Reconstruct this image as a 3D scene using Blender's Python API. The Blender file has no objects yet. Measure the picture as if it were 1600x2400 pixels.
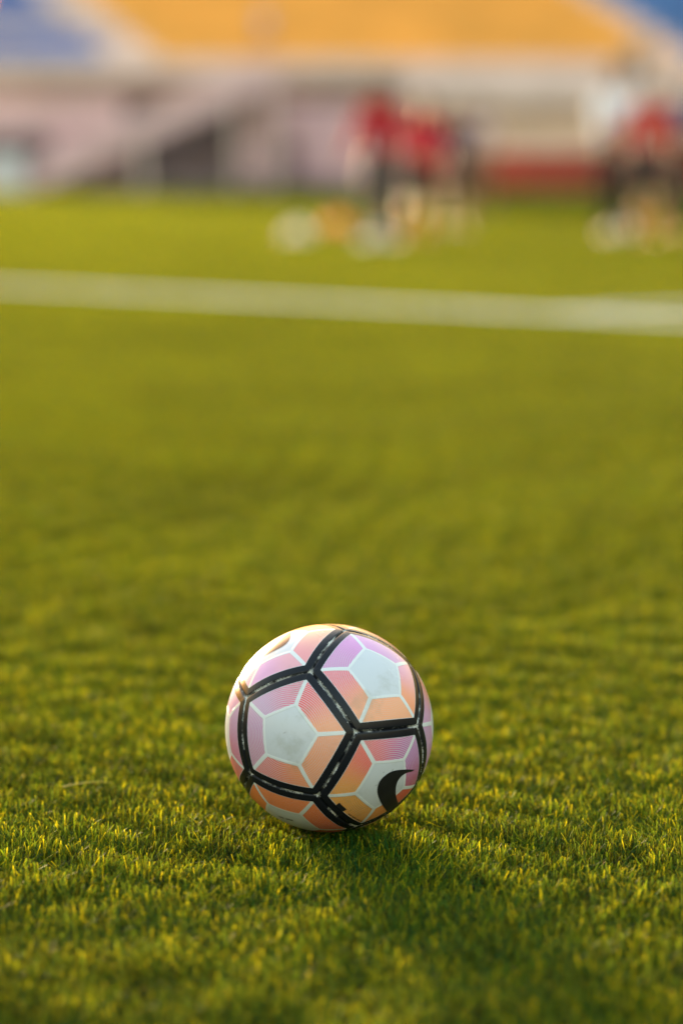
import bpy, bmesh, math, random
import numpy as np
from mathutils import Vector, Matrix, Euler

random.seed(7)
rng = np.random.default_rng(7)
R_ = math.radians
scene = bpy.context.scene
col = scene.collection

# ------------------------------------------------------------------ camera
CAM_H = 0.71
PITCH = math.atan((1200 - 395) / 5667)
cam_d = bpy.data.cameras.new('camera')
cam = bpy.data.objects.new('camera', cam_d)
col.objects.link(cam)
cam.location = (0, 0, CAM_H)
cam.rotation_euler = (math.pi / 2 - PITCH, 0, 0)
cam_d.sensor_fit = 'VERTICAL'
cam_d.sensor_height = 36
cam_d.sensor_width = 24
cam_d.lens = 85
cam_d.clip_start = 0.05
cam_d.clip_end = 3000
cam_d.dof.use_dof = True
cam_d.dof.focus_distance = 2.50
cam_d.dof.aperture_fstop = 1.8
cam_d.dof.aperture_blades = 0
scene.camera = cam

# ------------------------------------------------------------------ sky, sun, exposure
SUN_EL, SUN_AZ = R_(2.8), R_(-19)          # azimuth from +Y, negative = to the left
world = bpy.data.worlds.new('World')
scene.world = world
world.use_nodes = True
wn = world.node_tree
sky = wn.nodes.new('ShaderNodeTexSky')
sky.sky_type = 'NISHITA'
sky.sun_disc = False
sky.sun_elevation = SUN_EL
sky.sun_rotation = SUN_AZ
sky.air_density = 1.7
sky.dust_density = 7.0
sky.ozone_density = 1.4
wn.links.new(sky.outputs[0], wn.nodes['Background'].inputs[0])
wn.nodes['Background'].inputs[1].default_value = 0.15
sun_d = bpy.data.lights.new('sun', 'SUN')
sun_d.energy = 1.15
sun_d.angle = R_(8)
sun_d.color = (1.0, 0.75, 0.44)
sun = bpy.data.objects.new('sun', sun_d)
col.objects.link(sun)
sdir = Vector((math.sin(SUN_AZ) * math.cos(SUN_EL), math.cos(SUN_AZ) * math.cos(SUN_EL), math.sin(SUN_EL)))
sun.rotation_euler = sdir.to_track_quat('Z', 'Y').to_euler()
sun.location = sdir * 50
vs = scene.view_settings
vs.view_transform = 'Standard'
vs.look = 'None'
vs.exposure = 4.25
vs.gamma = 1
vs.use_curve_mapping = False
scene.cycles.use_denoising = True
scene.cycles.max_bounces = 8
scene.cycles.transmission_bounces = 4


# ------------------------------------------------------------------ helpers
def lin(c):
    return tuple(((v / 255) / 12.92) if v / 255 <= 0.04045 else ((v / 255 + 0.055) / 1.055) ** 2.4 for v in c)


def tag(o, label=None, cat=None, group=None, kind=None):
    for k, v in (('label', label), ('category', cat), ('group', group), ('kind', kind)):
        if v:
            o[k] = v
    return o


def empty(name, loc=(0, 0, 0), rz=0.0, parent=None):
    o = bpy.data.objects.new(name, None)
    col.objects.link(o)
    o.empty_display_size = 0.1
    o.location = loc
    o.rotation_euler = (0, 0, rz)
    o.parent = parent
    return o


def obj(name, mesh, mat=None, parent=None, loc=(0, 0, 0), smooth=False):
    o = bpy.data.objects.new(name, mesh)
    col.objects.link(o)
    if mat and not mesh.materials:
        mesh.materials.append(mat)
    o.parent = parent
    o.location = loc
    if smooth:
        mesh.polygons.foreach_set('use_smooth', [True] * len(mesh.polygons))
    return o


def mesh_bm(name, bm):
    me = bpy.data.meshes.new(name)
    bm.to_mesh(me)
    bm.free()
    return me


def box(bm, x0, x1, y0, y1, z0, z1, bevel=0.0):
    r = bmesh.ops.create_cube(bm, size=1)
    for v in r['verts']:
        v.co = Vector((x0 + (v.co.x + .5) * (x1 - x0), y0 + (v.co.y + .5) * (y1 - y0), z0 + (v.co.z + .5) * (z1 - z0)))
    if bevel:
        es = list({e for v in r['verts'] for e in v.link_edges})
        bmesh.ops.bevel(bm, geom=es, offset=bevel, segments=2, affect='EDGES', profile=0.5)
    return bm


def box_obj(name, dims, mat, parent, bevel=0.0):
    bm = bmesh.new()
    box(bm, *dims, bevel=bevel)
    return obj(name, mesh_bm(name, bm), mat, parent)


def new_mat(name):
    m = bpy.data.materials.new(name)
    m.use_nodes = True
    nt = m.node_tree
    return m, nt, nt.nodes['Principled BSDF']


def N(nt, t, **kw):
    n = nt.nodes.new(t)
    for k, v in kw.items():
        setattr(n, k, v)
    return n


def math_n(nt, op, a, b=None, c=None, clamp=False):
    n = N(nt, 'ShaderNodeMath', operation=op, use_clamp=clamp)
    for i, v in enumerate((a, b, c)):
        if v is None:
            continue
        if isinstance(v, (int, float)):
            n.inputs[i].default_value = v
        else:
            nt.links.new(v, n.inputs[i])
    return n.outputs[0]


def step(nt, x, lo, hi):
    n = N(nt, 'ShaderNodeMapRange', interpolation_type='SMOOTHSTEP')
    nt.links.new(x, n.inputs[0])
    n.inputs[1].default_value = lo
    n.inputs[2].default_value = hi
    return n.outputs[0]


def mixc(nt, f, a, b):
    n = N(nt, 'ShaderNodeMix', data_type='RGBA')
    for s, v in ((0, f), (6, a), (7, b)):
        if isinstance(v, (int, float)):
            n.inputs[s].default_value = v
        elif isinstance(v, tuple):
            n.inputs[s].default_value = (*v[:3], 1)
        else:
            nt.links.new(v, n.inputs[s])
    return n.outputs[2]


def noise(nt, scale, detail=3, rough=.55, vec=None):
    n = N(nt, 'ShaderNodeTexNoise')
    n.inputs['Scale'].default_value = scale
    n.inputs['Detail'].default_value = detail
    n.inputs['Roughness'].default_value = rough
    if vec is not None:
        nt.links.new(vec, n.inputs['Vector'])
    return n.outputs[0]


def plain(name, c, rough=.7, var=.25, scale=3.0, bump=0.0, spec=.3):
    """paint, cloth or concrete with uneven tone"""
    m, nt, b = new_mat(name)
    tc = N(nt, 'ShaderNodeTexCoord').outputs['Object']
    f = noise(nt, scale, 5, .6, tc)
    dark = tuple(v * (1 - var) for v in c)
    light = tuple(min(.95, v * (1 + var * .6)) for v in c)
    nt.links.new(mixc(nt, step(nt, f, .3, .7), dark, light), b.inputs['Base Color'])
    b.inputs['Roughness'].default_value = rough
    b.inputs['Specular IOR Level'].default_value = spec
    if bump:
        bn = N(nt, 'ShaderNodeBump')
        bn.inputs['Strength'].default_value = bump
        nt.links.new(noise(nt, scale * 12, 4, .6, tc), bn.inputs['Height'])
        nt.links.new(bn.outputs[0], b.inputs['Normal'])
    return m


# ------------------------------------------------------------------ ground
m_ground, nt, b = new_mat('turf_infill')
gp = N(nt, 'ShaderNodeNewGeometry').outputs['Position']
nt.links.new(mixc(nt, noise(nt, 180, 4, .7, gp), (.006, .009, .003), (.03, .034, .010)), b.inputs['Base Color'])
b.inputs['Roughness'].default_value = .9
bm = bmesh.new()
bmesh.ops.create_grid(bm, x_segments=8, y_segments=8, size=900)
ground = obj('ground', mesh_bm('ground', bm), m_ground)
tag(ground, kind='structure')

# turf blades
m_turf, nt, b = new_mat('turf_blade')
at = N(nt, 'ShaderNodeAttribute', attribute_name='tint')
gp = N(nt, 'ShaderNodeNewGeometry').outputs['Position']
big = noise(nt, 1.6, 4, .6, gp)
large = noise(nt, .55, 2, .5, gp)
mid = noise(nt, 14, 2, .5, gp)
t = math_n(nt, 'ADD', at.outputs['Fac'], math_n(nt, 'MULTIPLY', math_n(nt, 'SUBTRACT', big, .5), .9))
t = math_n(nt, 'ADD', t, math_n(nt, 'MULTIPLY', math_n(nt, 'SUBTRACT', mid, .5), .5))
t = math_n(nt, 'ADD', t, math_n(nt, 'MULTIPLY', math_n(nt, 'SUBTRACT', large, .5), .55))
ramp = N(nt, 'ShaderNodeValToRGB')
el = ramp.color_ramp.elements
el[0].position, el[0].color = 0.0, (.002, .018, .004, 1)
el[1].position, el[1].color = 1.0, (.42, .36, .008, 1)
for p, c in ((.3, (.004, .074, .013, 1)), (.62, (.045, .13, .005, 1))):
    e = el.new(p)
    e.color = c
nt.links.new(t, ramp.inputs[0])
cc = ramp.outputs[0]
nt.links.new(cc, b.inputs['Base Color'])
b.inputs['Roughness'].default_value = .65
b.inputs['Specular IOR Level'].default_value = .13
tr = N(nt, 'ShaderNodeBsdfTranslucent')
nt.links.new(mixc(nt, .26, cc, (.42, .40, .006)), tr.inputs[0])
mx = N(nt, 'ShaderNodeMixShader')
mx.inputs[0].default_value = .55
nt.links.new(b.outputs[0], mx.inputs[1])
nt.links.new(tr.outputs[0], mx.inputs[2])
nt.links.new(mx.outputs[0], nt.nodes['Material Output'].inputs[0])

TILE = 0.5
BALL_C = Vector((-0.0129, 2.5048, 0.1233))
BALL_R = 0.11


def blade_mesh(name, x0, x1, y0, y1, spacing, hmin, hmax, width, mat, lean_amp=.55, keep_out=None, seed=0):
    g = np.random.default_rng(seed)
    nx, ny = max(1, int((x1 - x0) / spacing)), max(1, int((y1 - y0) / spacing))
    X, Y = np.meshgrid((np.arange(nx) + .5) / nx * (x1 - x0) + x0, (np.arange(ny) + .5) / ny * (y1 - y0) + y0)
    n = nx * ny
    px = X.ravel() + g.uniform(-.8, .8, n) * spacing
    py = Y.ravel() + g.uniform(-.8, .8, n) * spacing
    # clumpy lie of the pile: a few random waves
    ph = np.zeros(n)
    hh = np.zeros(n)
    for k in range(7):
        a, w = g.uniform(0, 6.28), g.uniform(25, 110)
        s = np.sin((px * np.cos(a) + py * np.sin(a)) * w + g.uniform(0, 6.28))
        ph += s * .5
        hh += np.roll(s, 0) * .12
    ang = ph + g.normal(0, 1.6, n)
    lean = np.where(g.uniform(0, 1, n) < .3, np.abs(g.normal(.9, .35, n)), np.abs(g.normal(.3, .3, n))) * lean_amp / .55
    h = g.uniform(hmin, hmax, n) * (1 + np.clip(hh, -.35, .3) * .42)
    if keep_out is not None:
        c, r = keep_out
        d = np.hypot(px - c[0], py - c[1])
        under = np.where(d < r * .97, c[2] - np.sqrt(np.maximum(r * r - d * d, 0)), 9) - .0005
        squash = h > under
        lean = np.where(squash, 1.1, lean)
        h = np.where(squash, np.maximum(under, .0015), h)
    dx, dy = np.cos(ang), np.sin(ang)
    wa = ang + np.pi / 2 + g.normal(0, .7, n)
    w = width * g.uniform(.65, 1.2, n) * .5
    wx, wy = np.cos(wa) * w, np.sin(wa) * w
    vs_, hg_ = [], []
    for f, wf in ((0, 1), (.55, .97), (1, .5)):
        ox, oy = dx * lean * h * f ** 1.8, dy * lean * h * f ** 1.8
        z = h * f * (1 - .12 * f * lean)
        for s in (-1, 1):
            vs_.append(np.stack([px + ox + s * wx * wf, py + oy + s * wy * wf, z], 1))
            hg_.append(np.full(n, f))
    V_ = np.stack(vs_, 1).reshape(-1, 3)
    H_ = np.stack(hg_, 1).ravel()
    base = (np.arange(n) * 6)[:, None, None]
    F_ = (base + np.array([[0, 1, 3, 2], [2, 3, 5, 4]])[None]).reshape(-1, 4)
    me = bpy.data.meshes.new(name)
    me.vertices.add(len(V_))
    me.vertices.foreach_set('co', V_.ravel())
    me.loops.add(F_.size)
    me.loops.foreach_set('vertex_index', F_.ravel())
    me.polygons.add(len(F_))
    me.polygons.foreach_set('loop_start', np.arange(len(F_)) * 4)
    me.polygons.foreach_set('loop_total', np.full(len(F_), 4))
    me.polygons.foreach_set('use_smooth', np.ones(len(F_), bool))
    me.update(calc_edges=True)
    tint = np.repeat(np.clip(np.choose(g.choice(3, n, p=[.20, .45, .35]), [g.normal(.85, .12, n), g.normal(.36, .1, n), g.normal(.05, .06, n)]), 0, 1), 6)
    a1 = me.attributes.new('tint', 'FLOAT', 'POINT')
    a1.data.foreach_set('value', tint.astype(np.float32))
    a2 = me.attributes.new('hgt', 'FLOAT', 'POINT')
    a2.data.foreach_set('value', H_.astype(np.float32))
    me.materials.append(mat)
    return me


tiles = bpy.data.collections.new('turf_tiles')
NV = 5
for k in range(NV + 1):
    if k < NV:
        me = blade_mesh('turf_tile', -.25, .25, -.25, .25, .0040, .0185, .0265, .0018, m_turf, seed=k)
    else:
        me = blade_mesh('turf_tile', -.25, .25, -.25, .25, .0040, .0185, .0265, .0018, m_turf, seed=k,
                        keep_out=((0, 0, BALL_C.z), BALL_R))
    o = bpy.data.objects.new('turf_tile_%02d' % k, me)
    tiles.objects.link(o)
pts, idx, rot = [], [], []
iy = -2
while True:
    y = BALL_C.y + iy * TILE
    if y > 76.3:
        break
    hw = int((0.155 * y + 1.6) / TILE) + 1
    for ix in range(-hw, hw + 1):
        pts.append((BALL_C.x + ix * TILE, y, 0))
        if ix == 0 and iy == 0:
            idx.append(NV)
            rot.append(0.0)
        else:
            idx.append(random.randrange(NV))
            rot.append(random.randrange(4) * math.pi / 2)
    iy += 1
me = bpy.data.meshes.new('grass')
me.from_pydata(pts, [], [])
a = me.attributes.new('idx', 'INT', 'POINT')
a.data.foreach_set('value', idx)
a = me.attributes.new('rot', 'FLOAT_VECTOR', 'POINT')
a.data.foreach_set('vector', np.array([(0, 0, r) for r in rot], np.float32).ravel())
grass = obj('grass', me)
tag(grass, 'short green artificial turf blades covering the football pitch', 'grass', kind='stuff')
ng = bpy.data.node_groups.new('turf', 'GeometryNodeTree')
ng.interface.new_socket('Geometry', in_out='INPUT', socket_type='NodeSocketGeometry')
ng.interface.new_socket('Geometry', in_out='OUTPUT', socket_type='NodeSocketGeometry')
gi = ng.nodes.new('NodeGroupInput')
go = ng.nodes.new('NodeGroupOutput')
ci = ng.nodes.new('GeometryNodeCollectionInfo')
ci.inputs[0].default_value = tiles
ci.inputs[1].default_value = True
ci.inputs[2].default_value = True
ip = ng.nodes.new('GeometryNodeInstanceOnPoints')
na = ng.nodes.new('GeometryNodeInputNamedAttribute')
na.data_type = 'INT'
na.inputs[0].default_value = 'idx'
nr = ng.nodes.new('GeometryNodeInputNamedAttribute')
nr.data_type = 'FLOAT_VECTOR'
nr.inputs[0].default_value = 'rot'
L = ng.links.new
L(gi.outputs[0], ip.inputs['Points'])
L(ci.outputs[0], ip.inputs['Instance'])
ip.inputs['Pick Instance'].default_value = True
L(na.outputs[0], ip.inputs['Instance Index'])
L(nr.outputs[0], ip.inputs['Rotation'])
L(ip.outputs[0], go.inputs[0])
md = grass.modifiers.new('turf', 'NODES')
md.node_group = ng

# white pitch line: a strip of white turf crossing the field
m_line, nt, b = new_mat('line_turf')
gp = N(nt, 'ShaderNodeNewGeometry').outputs['Position']
nt.links.new(mixc(nt, step(nt, noise(nt, 9, 4, .6, gp), .3, .7), (.68, .68, .64), (.88, .88, .88)), b.inputs['Base Color'])
b.inputs['Roughness'].default_value = .6
LW = .18
for A_, B_, lw_ in ((Vector((-4.03, 16.19)), Vector((3.56, 9.24)), LW), (Vector((1.0, 11.62)), Vector((3.8, 13.6)), .12)):
    dl = B_ - A_
    lb = blade_mesh('pitch_line', 0, dl.length, -lw_ / 2, lw_ / 2, .009, .026, .031, .006, m_line, seed=50)
    bm = bmesh.new()
    bm.from_mesh(lb)
    box(bm, 0, dl.length, -lw_ / 2, lw_ / 2, .002, .0245 if lw_ == LW else .0237)
    line = obj('pitch_line', mesh_bm('pitch_line', bm), m_line, None, (A_.x, A_.y, 0))
    line.rotation_euler = (0, 0, math.atan2(dl.y, dl.x))
    tag(line, kind='structure')

# ------------------------------------------------------------------ grandstand
ST = 77.0
c_wall = plain('stand_concrete', (.78, .58, .52), .85, .2, .8, .1)
c_beige = plain('parapet_beige', (.82, .61, .55), .8, .15, .6, .1)
c_pink = plain('wall_pink', (.80, .52, .53), .85, .2, .5, .1)
c_brown = plain('wall_brown', (.56, .35, .30), .85, .2, .5, .1)
c_tan = plain('wall_tan', (.80, .56, .43), .85, .15, .5, .1)
c_red = plain('board_terracotta', (.42, .055, .028), .7, .3, .6)
c_rail = plain('rail_ochre', (.42, .22, .07), .6, .2, 1)
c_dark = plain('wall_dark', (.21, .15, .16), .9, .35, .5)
c_lilac = plain('panel_lilac', (.70, .43, .47), .85, .18, .4, .1)
c_yel = plain('terrace_yellow', (.86, .43, .10), .5, .12, .35)
c_bluel = plain('terrace_pale_blue', (.16, .22, .48), .7, .2, .35)
c_blue = plain('terrace_blue', (.09, .19, .42), .5, .2, .35)

stand = empty('grandstand', (0, ST, 0))
tag(stand, 'concrete grandstand with yellow and blue painted terraces beyond the pitch', 'grandstand')
XL, XR = -12.2, 20
box_obj('plinth', (-9.6, 2.2, -.55, .35, 0, .42), c_dark, stand)
box_obj('lower_wall', (XL, -6.9, .4, .9, 0, 2.05), c_lilac, stand)
box_obj('passage_shade_wall', (-6.9, -3.15, .9, 1.2, 0, 2.9), c_dark, stand)  # solid wall and side, the opening's shade put into their dark colour
box_obj('passage_shade_side', (-6.898, -6.6, .42, .898, 0, 2.9), c_dark, stand)
box_obj('wall_panel', (-3.15, 1.9, .38, .9, .42, 2.75), c_lilac, stand)
box_obj('pink_band', (XL, -6.9, .3, .902, 2.05, 2.85), c_pink, stand)
box_obj('brown_band', (XL, 1.9, .45, .904, 2.9, 3.5), c_brown, stand)
box_obj('tan_wall', (1.9, XR, .5, .9, 1.2, 2.4), c_tan, stand)
box_obj('hoarding', (2.2, XR, -.3, -.1, .12, 1.25), c_red, stand)
box_obj('hoarding_base', (2.2, XR, -.35, .4, 0, .12), c_dark, stand)
box_obj('handrail', (1.9, XR, .3, .5, 2.4, 2.62), c_rail, stand)
box_obj('parapet', (1.9, XR, .2, .9, 2.62, 3.62), c_beige, stand, .03)
box_obj('parapet', (XL, 1.9, .2, 1.0, 3.5, 4.05), c_wall, stand, .03)
box_obj('walkway_wall', (XL, XR, 1.6, 2.2, 2.9, 4.2), c_wall, stand)
# dark slab set on the wall at far left
box_obj('dark_slab', (-12.1, -9.2, .25, .41, .9, 1.75), c_dark, stand)
# painted terraces: each riser is cut into colour blocks by aisles that run slantwise up the stand
NR = 8
RISE, RUN = .45, .85
c_yel2 = plain('terrace_yellow_worn', (.84, .42, .09), .7, .14, .4)
for k in range(NR):
    xl, xr = -5.45 - .58 * k, 11.0 - .52 * k
    y0, y1 = 2.2 + k * RUN, 2.2 + (k + 1) * RUN + (.3 if k < NR - 1 else 0)
    z1 = 4.2 + k * RISE
    spans = [(xl, xr, c_yel if k % 3 else c_yel2, 'yellow_terrace'), (xr, xr + .9, c_wall, 'aisle_step'), (xr + .9, XR + 1, c_blue, 'blue_terrace'),
             (xl - 1.7, xl, c_wall, 'aisle_step'), (XL, xl - 1.7, c_bluel if k >= 1 and k != 3 else c_wall, 'blue_terrace')]
    for a_, b_, m_, nm in spans:
        if b_ - a_ < .05:
            continue
        o = box_obj(nm, (a_, b_, y0, y1, z1 - 1.4, z1), m_, stand)
        box_obj('nosing', (a_, b_, y0 - .03, y0 + .2, z1 - .06, z1 + .004), m_, o)
box_obj('back_wall', (XL, XR + 1, 2.2 + NR * RUN + .01, 2.6 + NR * RUN, 0, 4.2 + (NR - 1) * RISE + .02), c_wall, stand)

# outside staircase climbing to the walkway, with a solid sloping balustrade
stair = empty('staircase', (0, 0, 0), 0, stand)
sx0, sz0, sx1, sz1 = -8.9, .35, -2.9, 3.05
bm = bmesh.new()
for (ya, yb) in ((-1.15, -.95),):
    vs_ = []
    for (x, z) in ((sx0 - .5, sz0 - .25), (sx1, sz1 - .15), (sx1 + .9, sz1 - .15), (sx1 + .9, sz1 + .75), (sx1, sz1 + .75), (sx0 - .5, sz0 + .62)):
        vs_.append((bm.verts.new((x, ya, z)), bm.verts.new((x, yb, z))))
    bm.faces.new([v[0] for v in vs_])
    bm.faces.new([v[1] for v in vs_][::-1])
    for i in range(len(vs_)):
        j = (i + 1) % len(vs_)
        bm.faces.new((vs_[i][0], vs_[i][1], vs_[j][1], vs_[j][0]))
bmesh.ops.recalc_face_normals(bm, faces=bm.faces)
obj('balustrade', mesh_bm('balustrade', bm), c_pink, stair)
nst = 15
for i in range(nst):
    x = sx0 + (sx1 - sx0) * i / nst
    z = sz0 + (sz1 - sz0) * (i + 1) / nst
    box_obj('step', (x, x + (sx1 - sx0) / nst + .05, -.94, .2, z - .22, z), c_wall, stair)
box_obj('landing', (sx1, sx1 + .9, -.94, .18, sz1 - .12, sz1 + .02), c_wall, stair)
for px_ in (-6.2, -3.3, -2.15):
    top = sz0 - .25 + (sz1 - sz0 + .1) * (min(px_, sx1) - (sx0 - .5)) / (sx1 - sx0 + .5)
    box_obj('pillar', (px_ - .1, px_ + .1, -1.14, -.96, 0, top + .05), c_wall, stair)

# white board leaning at the foot of the stair
bd = empty('board', (-10.35, ST - 1.6, 0))
tag(bd, 'plain white board standing on the grass left of the staircase', 'board')
c_white = plain('white_paint', (.74, .72, .74), .6, .1, 1)
box_obj('panel', (-.55, .55, -.03, .03, .12, 1.15), c_white, bd, .01)
for s in (-1, 1):
    box_obj('foot', (s * .45 - .03, s * .45 + .03, -.25, .25, 0, .12), c_white, bd)

# ------------------------------------------------------------------ people
skin_m = plain('skin', (.40, .19, .11), .5, .1, 6)
eye_m = plain('eye', (.03, .02, .02), .3, .1, 3)
_cm = {}


def cloth(c, rough=.8):
    key = tuple(c)
    if key not in _cm:
        _cm[key] = plain('cloth', c, rough, .18, 5, .15)
    return _cm[key]


def skin_obj(name, chains, mat, parent, sub=1):
    """chains: list of lists of (point, radius) where points that coincide are welded"""
    verts, rad, edges, keys = [], [], [], {}
    roots = []
    for ch in chains:
        prev = None
        for p, r in ch:
            k = tuple(round(c, 4) for c in p)
            if k not in keys:
                keys[k] = len(verts)
                verts.append(tuple(p))
                rad.append(r)
                if prev is None:
                    roots.append(keys[k])
            i = keys[k]
            if prev is not None and prev != i and (prev, i) not in edges:
                edges.append((prev, i))
            prev = i
    me = bpy.data.meshes.new(name)
    me.from_pydata(verts, edges, [])
    o = obj(name, me, mat, parent)
    md = o.modifiers.new('skin', 'SKIN')
    md.use_smooth_shade = True
    if not me.skin_vertices:
        return o
    sv = me.skin_vertices[0].data
    for i, r in enumerate(rad):
        rr = r if isinstance(r, tuple) else (r, r)
        sv[i].radius = rr
        sv[i].use_root = i in roots
    s = o.modifiers.new('sub', 'SUBSURF')
    s.levels = sub
    s.render_levels = sub
    return o


def person(label, loc, rz, h, shirt, shorts, hair, shoe, sock=None, lean=0.0, stride=0.0, arms=((.1, .25), (.1, .25)),
           long_legs=False, long_sleeve=False, seated=False, group=None, spread=0.0, hem=.95):
    S = h / 1.72
    P = empty('person', loc, rz)
    tag(P, label, 'person', group)
    V3 = lambda x, y, z: Vector((x, y, z)) * S
    pel = V3(0, 0, .93)
    Rl = Matrix.Rotation(-lean, 3, 'X')

    def ub(x, y, z):     # upper body point, leaned about the pelvis
        return pel + Rl @ (V3(x, y, z) - pel)
    spine, chest, nb, neck = ub(0, 0, 1.08), ub(0, .005, 1.27), ub(0, -.01, 1.41), ub(0, 0, 1.46)
    hd = [(ub(0, .025, 1.525), .072 * S), (ub(0, .015, 1.61), .098 * S), (ub(0, 0, 1.68), .078 * S)]
    core = [(pel, .125 * S), (spine, .115 * S), (chest, .13 * S), (nb, .075 * S), (neck, .052 * S)] + hd
    chains = [core]
    chains.append([(ub(0, .085, 1.605), .02 * S), (ub(0, .122, 1.577), .014 * S)])            # nose
    for s in (-1, 1):
        chains.append([(ub(s * .08, 0, 1.61), .016 * S), (ub(s * .103, -.012, 1.612), .012 * S)])   # ears
    sh_ch, sho_ch, shoe_ch, sock_ch = [], [], [], []
    shirt_core = [(ub(0, 0, hem), .158 * S), (ub(0, 0, 1.0), .148 * S), (spine, .135 * S), (chest, .15 * S), (nb, .088 * S)]
    sh_ch.append(shirt_core)
    for s, (fwd, out) in zip((-1, 1), arms):
        sho = ub(s * .17, -.005, 1.385)
        ua = Vector((s * math.sin(out), math.sin(fwd), -math.cos(fwd) * math.cos(out))).normalized()
        el_ = sho + Rl @ (ua * .28 * S)
        fa = Vector((s * math.sin(out) * .4, math.sin(fwd + .5), -math.cos(fwd + .5))).normalized()
        wr = el_ + Rl @ (fa * .25 * S)
        pm = wr + Rl @ (fa * .07 * S)
        chains.append([(chest, .13 * S), (sho, .058 * S), (sho.lerp(el_, .5), .05 * S), (el_, .042 * S), (el_.lerp(wr, .4), .041 * S),
                       (wr, .027 * S), (pm, (.038 * S, .022 * S))])
        side = Vector((0, 1, 0)).cross(fa)
        acr = (Rl @ Vector((0, 1, 0))).cross(Rl @ fa).cross(Rl @ fa).normalized()
        cur = (Rl @ Vector((-s, 0, 0)))
        for q, ln in zip((-1.5, -.5, .5, 1.5), (.058, .072, .068, .05)):
            b0 = pm + acr * q * .017 * S
            b1 = b0 + (Rl @ fa) * (.03 + ln * .5) * S
            b2 = b1 + ((Rl @ fa) * .75 + cur * .6) * ln * .5 * S
            chains.append([(b0, .009 * S), (b1, .0085 * S), (b2, .0075 * S)])
        t0 = pm - (Rl @ fa) * .03 * S - acr * .03 * S
        t1 = t0 - acr * .025 * S + (Rl @ fa) * .025 * S
        chains.append([(t0, .011 * S), (t1, .0095 * S), (t1 + ((Rl @ fa) * .028 + cur * .008) * S, .008 * S)])
        end = (el_.lerp(wr, .85) if long_sleeve else sho.lerp(el_, .62))
        seq = [(chest, .15 * S), (sho, .075 * S), (sho.lerp(el_, .6), .066 * S)]
        if long_sleeve:
            seq += [(el_, .058 * S), (end, .045 * S)]
        sh_ch.append(seq)
    for s in (-1, 1):
        hip = V3(s * .085, 0, .88)
        st = stride * s
        if seated:
            kn = hip + V3(s * .05, .40, .02)
            an = kn + V3(0, .05, -.40)
        else:
            kn = hip + V3(s * (.015 + spread), math.sin(st) * .41 + .03, -math.cos(st) * .41)
            an = kn + V3(s * spread * .6, math.sin(st * .6) * .40 - .04 - (.1 if st < 0 else 0), -math.cos(st * .6) * .40)
            an.z = max(an.z, .085 * S)
            if st == 0 or abs(an.z - .085 * S) < .08 * S:
                an.z = .085 * S
        toe = an + V3(s * .02, .13, -.05)
        toe.z = max(toe.z, .035 * S)
        chains.append([(pel, .125 * S), (hip, .088 * S), (hip.lerp(kn, .5), .075 * S), (kn, .054 * S), (kn.lerp(an, .35), .054 * S), (an, .034 * S), (toe, .028 * S)])
        if long_legs:
            sho_ch.append([(ub(0, 0, 1.05), .125 * S), (pel, .14 * S), (hip, .108 * S), (hip.lerp(kn, .5), .09 * S), (kn, .07 * S), (kn.lerp(an, .5), .064 * S), (kn.lerp(an, .93), .055 * S)])
        else:
            sho_ch.append([(ub(0, 0, 1.05), .125 * S), (pel, .14 * S), (hip, .11 * S), (hip.lerp(kn, .5), .10 * S), (hip.lerp(kn, .96), .088 * S)])
        shoe_ch.append([(an - V3(0, .045, .025), .047 * S), (an + V3(0, .03, -.035), .048 * S), (toe + V3(0, -.01, 0), .042 * S), (toe + V3(0, .05, 0), .03 * S)])
        if sock:
            sock_ch.append([(kn.lerp(an, .25), .06 * S), (kn.lerp(an, .5), .062 * S), (kn.lerp(an, .97), .042 * S)])
    skin_obj('body', chains, skin_m, P)
    skin_obj('shirt', sh_ch, cloth(shirt), P)
    skin_obj('trousers' if long_legs else 'shorts', sho_ch, cloth(shorts), P)
    for c in shoe_ch:
        skin_obj('shoe', [c], cloth(shoe, .5), P)
    for c in sock_ch:
        skin_obj('sock', [c], cloth(sock), P)
    # hair: an uneven cap on the back and top of the head
    bm = bmesh.new()
    bmesh.ops.create_icosphere(bm, subdivisions=3, radius=1)
    hc = ub(0, -.008, 1.632)
    dele = []
    for v in bm.verts:
        if v.co.z < -.25 - .25 * (v.co.y < 0) or (v.co.y > .55 and v.co.z < .35):
            dele.append(v)
        k = 1 + .05 * math.sin(v.co.x * 17) * math.sin(v.co.z * 13 + v.co.y * 9)
        v.co = hc + Rl @ Vector((v.co.x * .103 * k, v.co.y * .112 * k, v.co.z * .106 * k)) * S
    bmesh.ops.delete(bm, geom=dele, context='VERTS')
    ho = obj('hair', mesh_bm('hair', bm), cloth(hair, .6), P, smooth=True)
    sd = ho.modifiers.new('solid', 'SOLIDIFY')
    sd.thickness = .012 * S
    for s in (-1, 1):
        bm = bmesh.new()
        bmesh.ops.create_uvsphere(bm, u_segments=8, v_segments=6, radius=.011 * S)
        bmesh.ops.translate(bm, verts=bm.verts, vec=ub(s * .034, .098, 1.612))
        obj('eye', mesh_bm('eye', bm), eye_m, P, smooth=True)
    return P


def gpt(px, py):
    """a spot on the pitch"""
    ang_ = PITCH + math.atan((py - 1200) / 5667)
    y = CAM_H / math.tan(ang_)
    ax = y * math.cos(PITCH) + CAM_H * math.sin(PITCH)
    return Vector(((px - 800) / 5667 * ax, y, 0))


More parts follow.
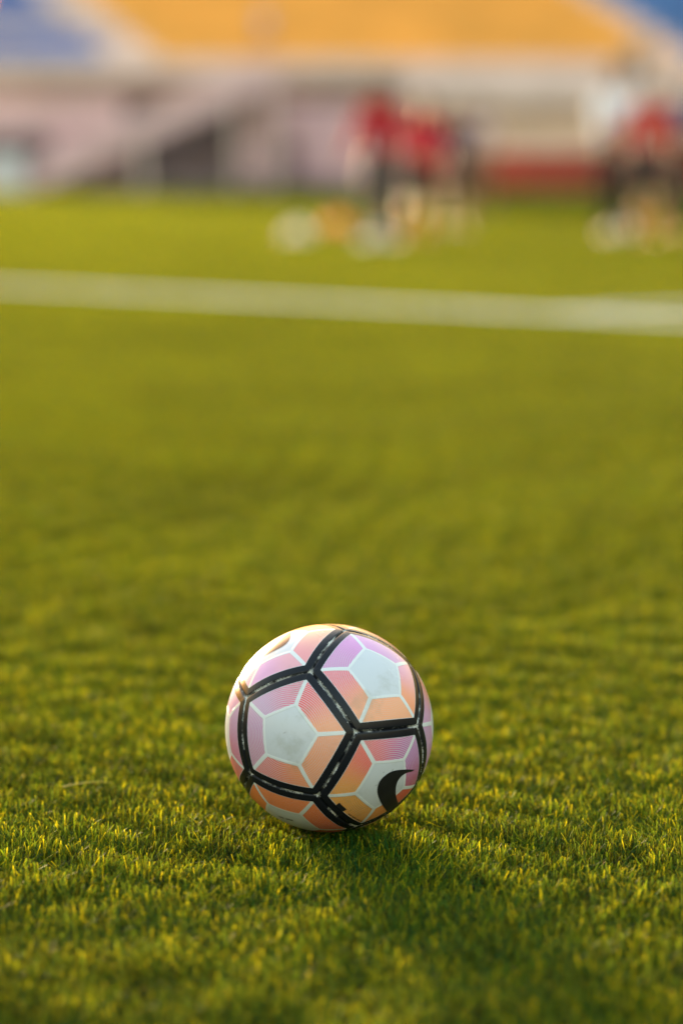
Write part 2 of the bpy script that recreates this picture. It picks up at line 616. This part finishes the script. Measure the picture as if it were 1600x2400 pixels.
BLK = (.015, .014, .018)
G1 = 'players training in the middle of the pitch'
person('player in bright red shirt with white shoes at the left of the middle group', gpt(890, 576), R_(160), 1.54,
       (.52, .02, .03), (.03, .03, .035), (.05, .03, .02), (.8, .76, .74), lean=.12, stride=.22, long_legs=True, arms=((.15, .35), (.3, .3)), long_sleeve=True, group=G1)
person('player in dark crimson shirt and orange socks leaning forward in the middle group', gpt(978, 566), R_(205), 1.44,
       (.60, .004, .045), BLK, (.12, .04, .03), (.70, .22, .06), sock=(.90, .30, .07), lean=.32, stride=.3, spread=.10, arms=((.1, .3), (.2, .35)), long_sleeve=True, group=G1)
person('player in navy shirt and black shorts right of the crimson one', gpt(1072, 545), R_(170), 1.42,
       (.05, .02, .07), (.02, .018, .018), (.30, .17, .10), (.06, .05, .05), lean=.2, stride=.3, arms=((.6, .5), (.3, .6)), group=G1)
person('player in pale pink shirt at the back of the middle group', gpt(1125, 500), R_(150), 1.75,
       (.74, .55, .56), (.30, .17, .10), (.25, .17, .12), (.2, .16, .14), stride=.15, group=G1)
person('player in purple shirt and dark trousers behind the bright red one', gpt(893, 528), R_(40), 1.3,
       (.34, .14, .27), (.06, .03, .04), (.04, .03, .03), (.5, .2, .08), stride=.2, lean=.2, long_legs=True, group=G1)
G2 = 'people standing at the right edge'
person('player in white shirt and black trousers at the right', gpt(1436, 560), R_(190), 1.76,
       (.85, .83, .90), BLK, (.14, .10, .07), (.25, .32, .26), stride=.1, long_legs=True, hem=1.14, arms=((.2, .12), (.25, .1)), long_sleeve=True, group=G2)
person('fair haired player in red shirt and orange socks between the white and dark figures', gpt(1518, 566), R_(175), 1.58,
       (.55, .04, .035), BLK, (.50, .38, .28), (.6, .2, .06), sock=(.90, .30, .08), stride=.15, hem=.98, long_sleeve=True, group=G2)
person('spectator in grey jacket standing on the walkway above the white parapet', Vector((9.45, ST + 1.25, 3.1)), R_(180), 1.82,
       (.30, .30, .29), (.2, .2, .2), (.42, .38, .36), (.05, .05, .05), long_legs=True, long_sleeve=True)
box_obj('walkway', (XL, XR, .9, 1.6, 2.95, 3.1), c_wall, stand)
person('adult in slate blue top and black trousers at the right edge', gpt(1598, 556), R_(200), 1.70,
       (.12, .16, .24), (.012, .011, .011), (.3, .28, .3), (.5, .18, .06), long_legs=True, group=G2, stride=.15, hem=1.0)
person('distant person in dark clothes standing before the lilac wall', Vector((-1.6, ST - 1.0, 0)), R_(170), 1.8,
       (.08, .05, .05), (.10, .085, .10), (.03, .02, .02), (.03, .03, .03), long_legs=True, long_sleeve=True)
person('spectator in pale pink shirt seated on the yellow terraces', Vector((-2.55, ST + 2.2 + .85 * 2 + .15, 4.2 + .45 * 2 - .80)), R_(180), 1.72,
       (.78, .60, .60), (.55, .42, .40), (.3, .2, .15), (.3, .2, .2), seated=True)

# ------------------------------------------------------------------ marker discs on the pitch
bm = bmesh.new()
pr = [(.098, 0), (.1, .004), (.092, .012), (.075, .028), (.05, .044), (.030, .052), (.026, .050), (.047, .040), (.071, .024), (.088, .008)]
rings = []
for r, z in pr:
    rings.append([bm.verts.new((r * math.cos(q * math.tau / 20), r * math.sin(q * math.tau / 20), z)) for q in range(20)])
for a_, b_ in zip(rings, rings[1:] + rings[:1]):
    for q in range(20):
        bm.faces.new((a_[q], a_[(q + 1) % 20], b_[(q + 1) % 20], b_[q]))
bmesh.ops.recalc_face_normals(bm, faces=bm.faces)
cone0 = mesh_bm('marker_cone', bm)


def thin_plastic(name, c):
    m = plain(name, c, .4, .08, 4)
    nt = m.node_tree
    tr = N(nt, 'ShaderNodeBsdfTranslucent')
    tr.inputs[0].default_value = (*c, 1)
    mx = N(nt, 'ShaderNodeMixShader')
    mx.inputs[0].default_value = .5
    nt.links.new(nt.nodes['Principled BSDF'].outputs[0], mx.inputs[1])
    nt.links.new(tr.outputs[0], mx.inputs[2])
    nt.links.new(mx.outputs[0], nt.nodes['Material Output'].inputs[0])
    return m


c_co = thin_plastic('cone_orange', (.95, .34, .08))
c_cw = thin_plastic('cone_white', (.86, .82, .76))
for px_, py_, w, lab in ((697, 562, 1, 'white marker disc on the grass, leftmost of the markers'),
                         (790, 545, 0, 'orange marker disc between the two white discs'),
                         (880, 572, 1, 'white marker disc before the feet of the red player'),
                         (1455, 548, 1, 'white marker disc before the white shirted player')):
    me = cone0.copy()
    me.materials.append(c_cw if w else c_co)
    p = gpt(px_, py_)
    o = obj('marker_cone', me, None, None, (p.x, p.y, .020), smooth=True)
    o.scale = (1.5, 1.5, 3.0) if w else (1.8, 1.8, 3.8)
    tag(o, lab, 'cone', 'training markers')

# ------------------------------------------------------------------ the ball
PHI = (1 + 5 ** .5) / 2
DV = [(a, b, c) for a in (-1, 1) for b in (-1, 1) for c in (-1, 1)]
for a in (-1, 1):
    for b_ in (-1, 1):
        DV += [(0, a / PHI, b_ * PHI), (a / PHI, b_ * PHI, 0), (a * PHI, 0, b_ / PHI)]
DV = np.array(DV) / 3 ** .5
DF = []
for a in (-1, 1):
    for b_ in (-1, 1):
        DF += [(0, a * PHI, b_), (a * PHI, b_, 0), (a, 0, b_ * PHI)]
DF = np.array(DF, float)
DF /= np.linalg.norm(DF[0])
BROT = Matrix(((0.58711, -0.04236, 0.8084), (-0.36045, 0.88049, 0.30792), (-0.72483, -0.47217, 0.50168)))


def face_frame(fi):
    n = DF[fi]
    ring = sorted(np.argsort(-(DV @ n))[:5])
    u = DV[ring[0]] - n * (DV[ring[0]] @ n)
    u /= np.linalg.norm(u)
    t = np.cross(n, u)
    ring = sorted(ring, key=lambda i: (math.atan2(DV[i] @ t, DV[i] @ u) + 1e-6) % math.tau)
    return n, u, t, ring


OR, RD, PK, VI = (246, 166, 126), (234, 108, 108), (234, 165, 176), (214, 160, 206)
COL = {  # panel: per sector (colour at start, colour at end, white stripe share at start, at end)
    0: [((204, 155, 198), (205, 132, 168), .35, .5), ((232, 112, 108), (238, 152, 112), .5, .1), ((241, 160, 120), (245, 166, 130), .2, .25),
        ((248, 165, 125), (238, 98, 102), .2, .42), ((228, 122, 148), (208, 164, 204), .5, .3)],
    1: [((222, 163, 215), (235, 172, 186), 0, 0), ((238, 160, 166), (248, 188, 158), 0, 0), (OR, OR, 0, 0), (PK, VI, 0, 0), (VI, VI, 0, .1)],
    2: [(VI, VI, .2, .1), (VI, PK, 0, .3), (OR, OR, .1, .1), ((235, 122, 105), (228, 125, 125), .1, .1), ((215, 130, 160), (205, 158, 200), .15, .2)],
    3: [((250, 172, 132), (250, 176, 138), .1, .05), ((250, 162, 126), (236, 166, 194), 0, 0), (VI, (222, 163, 214), 0, 0),
        ((220, 155, 212), (212, 138, 196), 0, .45), ((238, 112, 124), (248, 168, 130), .45, .05)],
    7: [((190, 98, 132), (194, 122, 186), .1, .35), ((200, 112, 176), (234, 134, 140), .5, .15), ((236, 124, 114), (240, 168, 94), .05, .08),
        ((240, 168, 82), (238, 164, 80), .1, .12), ((238, 156, 84), (226, 104, 84), .05, .0)],
    8: [((244, 140, 84), (240, 130, 80), 0, 0), (OR, OR, 0, 0), ((238, 118, 76), (236, 112, 72), .1, .2), ((236, 110, 68), (242, 132, 78), .25, .1),
        ((244, 140, 86), (246, 144, 92), .1, .05)],
    11: [((236, 150, 140), (212, 158, 200), 0, .1), ((206, 156, 198), (204, 150, 196), .1, .1), (OR, OR, 0, 0), (RD, OR, .2, 0), (VI, RD, 0, .3)],
}

for fi_, sh_ in ((3, 3), (7, 3), (8, 4), (11, 1)):      # start each list at the panel's first corner
    COL[fi_] = COL[fi_][sh_:] + COL[fi_][:sh_]

m_ball, nt, b = new_mat('ball_print')
uvn = N(nt, 'ShaderNodeUVMap', uv_map='print')
sp = N(nt, 'ShaderNodeSeparateXYZ')
nt.links.new(uvn.outputs[0], sp.inputs[0])
A_u, L_u = sp.outputs[0], sp.outputs[1]           # pentagon distance 0..1, distance to the nearest spoke
uv2 = N(nt, 'ShaderNodeUVMap', uv_map='radial')
sp2 = N(nt, 'ShaderNodeSeparateXYZ')
nt.links.new(uv2.outputs[0], sp2.inputs[0])
RAD, SGN = sp2.outputs[0], sp2.outputs[1]
ca = N(nt, 'ShaderNodeVertexColor', layer_name='panel_colour')
tc = N(nt, 'ShaderNodeTexCoord').outputs['Object']
WHITE = (.56, .59, .65)
wave = math_n(nt, 'FRACT', math_n(nt, 'MULTIPLY', RAD, 44))
stripe = math_n(nt, 'LESS_THAN', wave, ca.outputs['Alpha'])
c1 = mixc(nt, math_n(nt, 'MULTIPLY', stripe, .62), ca.outputs['Color'], WHITE)
in_a = math_n(nt, 'MULTIPLY', step(nt, A_u, .425, .432), math_n(nt, 'SUBTRACT', 1, step(nt, A_u, .808, .813)))
in_s = step(nt, L_u, .0155, .0185)
rim = math_n(nt, 'MULTIPLY', step(nt, A_u, .375, .39), math_n(nt, 'SUBTRACT', 1, step(nt, A_u, .425, .432)))
outl = math_n(nt, 'MAXIMUM', rim, math_n(nt, 'MULTIPLY', step(nt, A_u, .40, .41), math_n(nt, 'SUBTRACT', 1, in_s)))
c2 = mixc(nt, math_n(nt, 'MULTIPLY', in_a, in_s), mixc(nt, outl, WHITE, (.65, .68, .71)), c1)
# smudges on the print
sm = step(nt, noise(nt, 26, 6, .65, tc), .53, .72)
c2 = mixc(nt, math_n(nt, 'MULTIPLY', sm, .30), c2, (.24, .24, .16))
scv = N(nt, 'ShaderNodeMapping')
scv.inputs['Scale'].default_value = (420, 60, 110)
scv.inputs['Rotation'].default_value = (.5, .3, .9)
nt.links.new(tc, scv.inputs[0])
scr = math_n(nt, 'MULTIPLY', step(nt, noise(nt, 1.0, 2, .5, scv.outputs[0]), .70, .76), step(nt, noise(nt, 30, 2, .5, tc), .5, .62))
c2 = mixc(nt, math_n(nt, 'MULTIPLY', scr, .5), c2, (.12, .11, .1))
band = step(nt, A_u, .815, .821)
c3 = mixc(nt, band, c2, mixc(nt, noise(nt, 30, 4, .6, tc), (.006, .007, .010), (.014, .016, .022)))
# worn seams: chalky scuffs where the cover is rubbed
wn1 = noise(nt, 38, 3, .6, tc)
stv = N(nt, 'ShaderNodeMapping')
stv.inputs['Scale'].default_value = (1, 1, 1)
nt.links.new(tc, stv.inputs[0])
fine = noise(nt, 620, 2, .7, stv.outputs[0])
edge = math_n(nt, 'ADD', A_u, math_n(nt, 'MULTIPLY', math_n(nt, 'SUBTRACT', fine, .5), .085))
w1 = step(nt, edge, .968, .984)
w1 = math_n(nt, 'MULTIPLY', w1, math_n(nt, 'SUBTRACT', 1, step(nt, A_u, .995, .999)))
worn = math_n(nt, 'MULTIPLY', w1, step(nt, wn1, .44, .62))
crn = step(nt, math_n(nt, 'ADD', RAD, math_n(nt, 'MULTIPLY', math_n(nt, 'SUBTRACT', fine, .5), .06)), .725, .748)
worn = math_n(nt, 'MAXIMUM', worn, math_n(nt, 'MULTIPLY', crn, .75))
c4 = mixc(nt, math_n(nt, 'MULTIPLY', worn, .9), c3, (.74, .75, .72))
nt.links.new(c4, b.inputs['Base Color'])
rr = math_n(nt, 'ADD', math_n(nt, 'MULTIPLY', noise(nt, 20, 4, .6, tc), .16), .17)
nt.links.new(math_n(nt, 'ADD', rr, math_n(nt, 'MULTIPLY', worn, .3)), b.inputs['Roughness'])
nt.links.new(math_n(nt, 'SUBTRACT', .36, math_n(nt, 'MULTIPLY', band, .18)), b.inputs['Specular IOR Level'])
nt.links.new(math_n(nt, 'SUBTRACT', .10, math_n(nt, 'MULTIPLY', band, .07)), b.inputs['Coat Weight'])
b.inputs['Coat Roughness'].default_value = .18
bn = N(nt, 'ShaderNodeBump')
bn.inputs['Strength'].default_value = .5
bn.inputs['Distance'].default_value = .0006
pr_ = math_n(nt, 'ADD', math_n(nt, 'ADD', math_n(nt, 'MULTIPLY', math_n(nt, 'MULTIPLY', in_a, in_s), -.4), math_n(nt, 'MULTIPLY', outl, .8)),
             math_n(nt, 'ADD', math_n(nt, 'MULTIPLY', noise(nt, 900, 2, .5, tc), .25), math_n(nt, 'MULTIPLY', worn, fine)))
nt.links.new(pr_, bn.inputs['Height'])
nt.links.new(bn.outputs[0], b.inputs['Normal'])

m_print = plain('black_print', (.014, .014, .016), .42, .3, 40)
m_gap = plain('seam_gap', (.012, .012, .012), .8, .2, 40)

ball = empty('football', BALL_C)
ball.rotation_mode = 'QUATERNION'
ball.rotation_quaternion = BROT.to_quaternion()
tag(ball, 'football of orange, pink and white panels with black seams on the turf', 'ball')


def surf(q, a):
    """unit direction -> point on the leather; pillowed, sinking into the seam at a -> 1"""
    d = (1 - a)
    r = BALL_R * (1.0 - .020 * math.exp(-(d / .020) ** 2) - .003 * math.exp(-(d / .10) ** 2))
    return q * r


NA, NS = 44, 18
APOT = math.sqrt(1 - (DV @ DF[0]).max() ** 2)
panels = []
for fi in range(12):
    n, u, t, ring = face_frame(fi)
    cen = n * (DV[ring[0]] @ n)
    verts, faces, uv_a, uv_r, cols = [], [], [], [], []
    keys = {}

    def vid(k, ia, js):
        key = (0, 0, 0) if ia == 0 else ((k + 1) % 5, ia, 0) if js == NS else (k, ia, js)
        if key not in keys:
            A0, A1 = DV[ring[key[0]]], DV[ring[(key[0] + 1) % 5]]
            aa = (key[1] / NA)
            aa = 1 - (1 - aa) ** 1.25
            ss = key[2] / NS
            q = cen * (1 - aa) + aa * ((1 - ss) * A0 + ss * A1)
            keys[key] = len(verts)
            verts.append(tuple(surf(q / np.linalg.norm(q), aa)))
        return keys[key]
    spec = COL.get(fi)
    if not spec:
        spec = [((OR, RD, .1, .4), (RD, VI, .4, .2), (VI, PK, .1, 0), (PK, OR, 0, .1), (OR, OR, .1, .1))[(k + fi) % 5] for k in range(5)]
    for k in range(5):
        A0, A1 = DV[ring[k]], DV[ring[(k + 1) % 5]]
        el_ = np.linalg.norm(A1 - A0)
        ca_, cb_, w0, w1_ = spec[k]
        la, lb_ = np.array(lin(ca_)) * .88, np.array(lin(cb_)) * .88
        for ia in range(NA):
            for js in range(NS):
                cs = [(ia, js), (ia + 1, js), (ia + 1, js + 1), (ia, js + 1)]
                if ia == 0:
                    cs = [(0, js), (1, js), (1, js + 1)]
                faces.append([vid(k, *c) for c in cs])
                for (i_, j_) in cs:
                    aa = 1 - (1 - i_ / NA) ** 1.25
                    ss = j_ / NS
                    q = aa * ((1 - ss) * A0 + ss * A1 - cen)
                    uv_a += [aa, aa * min(ss, 1 - ss) * el_ * math.sin(R_(54))]
                    uv_r += [np.linalg.norm(q) / (1 - cen @ cen) ** .5 * .7642, float(fi)]
                    f = min(1, max(0, (ss - .12) / .76))
                    f = f * f * (3 - 2 * f)
                    cols += [*(la * (1 - f) + lb_ * f), w0 * (1 - f) + w1_ * f]
    me = bpy.data.meshes.new('panel')
    me.from_pydata(verts, [], faces)
    l1 = me.uv_layers.new(name='print')
    l1.data.foreach_set('uv', np.array(uv_a, np.float32))
    l2 = me.uv_layers.new(name='radial')
    l2.data.foreach_set('uv', np.array(uv_r, np.float32))
    cl = me.color_attributes.new('panel_colour', 'FLOAT_COLOR', 'CORNER')
    cl.data.foreach_set('color', np.array(cols, np.float32))
    me.update()
    o = obj('panel', me, m_ball, ball, smooth=True)
    panels.append(o)
bm = bmesh.new()
bmesh.ops.create_icosphere(bm, subdivisions=4, radius=BALL_R * .972)
obj('bladder', mesh_bm('bladder', bm), m_gap, ball, smooth=True)


def curve_at(P, f):
    """arc-length sample of a polyline, smoothed"""
    P = np.array(P, float)
    d = np.r_[0, np.cumsum(np.linalg.norm(np.diff(P, axis=0), axis=1))]
    f = f * d[-1]
    return np.array([np.interp(f, d, P[:, 0]), np.interp(f, d, P[:, 1])])


def chaikin(P, n=2):
    P = [np.array(p, float) for p in P]
    for _ in range(n):
        Q = [P[0]]
        for a_, b_ in zip(P, P[1:]):
            Q += [a_ * .75 + b_ * .25, a_ * .25 + b_ * .75]
        P = Q + [P[-1]]
    return P


def ribbon(name, fi, outer, inner, n_len, n_wid, mat, off=.00035):
    """flat print between two edge curves, laid on the panel's own surface"""
    n, u, t, ring = face_frame(fi)
    vs_, fs_ = [], []
    for i in range(n_len + 1):
        o_, i_ = curve_at(outer, i / n_len), curve_at(inner, i / n_len)
        for j in range(n_wid + 1):
            p = o_ + (i_ - o_) * j / n_wid
            q = n + u * p[0] + t * p[1]
            aa = 0
            for k in range(5):
                mdir = DV[ring[k]] + DV[ring[(k + 1) % 5]]
                mu = np.array([mdir @ u, mdir @ t])
                mu /= np.linalg.norm(mu)
                aa = max(aa, p @ mu / (.7642 * math.cos(R_(36))))
            q /= np.linalg.norm(q)
            vs_.append(tuple(np.array(surf(q, min(aa, 1))) + q * off))
    for i in range(n_len):
        for j in range(n_wid):
            a_ = i * (n_wid + 1) + j
            fs_.append((a_, a_ + 1, a_ + n_wid + 2, a_ + n_wid + 1))
    me = bpy.data.meshes.new(name)
    me.from_pydata(vs_, [], fs_)
    return obj(name, me, mat, panels[fi], smooth=True)


sw_o = chaikin([(-.405, .033), (-.262, -.059), (-.134, -.117), (-.047, -.129), (.028, -.1), (.069, -.055), (.083, .008), (.08, .071), (.054, .161), (.01, .269), (-.056, .401), (-.14, .56), (-.19, .60)])
sw_i = chaikin([(-.405, .036), (-.36, .029), (-.286, -.005), (-.214, -.016), (-.16, .009), (-.135, .052), (-.129, .102), (-.136, .187), (-.171, .291), (-.225, .41), (-.28, .51), (-.30, .535)])
ribbon('curved_emblem', 7, sw_o, sw_i, 60, 10, m_print)
ribbon('curved_emblem', 1, chaikin([(.24, -.10), (.196, -.03), (.129, .065), (.05, .135), (-.03, .126), (-.10, .07), (-.2, -.05)]),
       chaikin([(.24, -.11), (.17, -.06), (.116, -.035), (.044, -.005), (-.03, -.01), (-.09, -.04), (-.2, -.06)]), 40, 8, m_print)
# small dark lettering blocks, too small to read
for fi, (p0, p1), nlet, hgt in ((8, ((-.02, .10), (.115, -.03)), 9, .028), (7, ((.385, .30), (.20, .545)), 16, .018)):
    p0, p1 = np.array(p0), np.array(p1)
    d = (p1 - p0) / nlet
    nn = np.array([-d[1], d[0]]) / np.linalg.norm(d)
    for i in range(nlet):
        if i % 5 == 3:
            continue
        a_ = p0 + d * i
        b_ = p0 + d * (i + .72)
        ribbon('small_print', fi, [a_, b_], [a_ + nn * hgt, b_ + nn * hgt], 2, 1, m_print, .0003)
# black tab stepping out of the seam on the emblem panel
ribbon('seam_tab', 7, [(.53, .14), (.445, .245)], [(.485, .10), (.40, .215)], 4, 3, m_print, .0003)

# ------------------------------------------------------------------ a dry straw lying on the turf
bm = bmesh.new()
pts_ = []
p0, p1 = gpt(148, 1896), gpt(268, 1886)
for i in range(9):
    f = i / 8
    p = p0.lerp(p1, f)
    p.z = .025 + .003 * math.sin(f * 3.1)
    pts_.append(p)
prev = None
for i, p in enumerate(pts_):
    r = .0009 * (1 - .6 * i / 8)
    rg = [bm.verts.new(p + Vector((0, math.cos(q * math.tau / 6) * r, math.sin(q * math.tau / 6) * r))) for q in range(6)]
    if prev:
        for q in range(6):
            bm.faces.new((prev[q], prev[(q + 1) % 6], rg[(q + 1) % 6], rg[q]))
    prev = rg
straw = obj('dry_straw', mesh_bm('dry_straw', bm), plain('straw', (.32, .29, .02), .6, .2, 60), None, smooth=True)
tag(straw, 'single yellow dry straw lying on the turf left of the ball', 'straw')
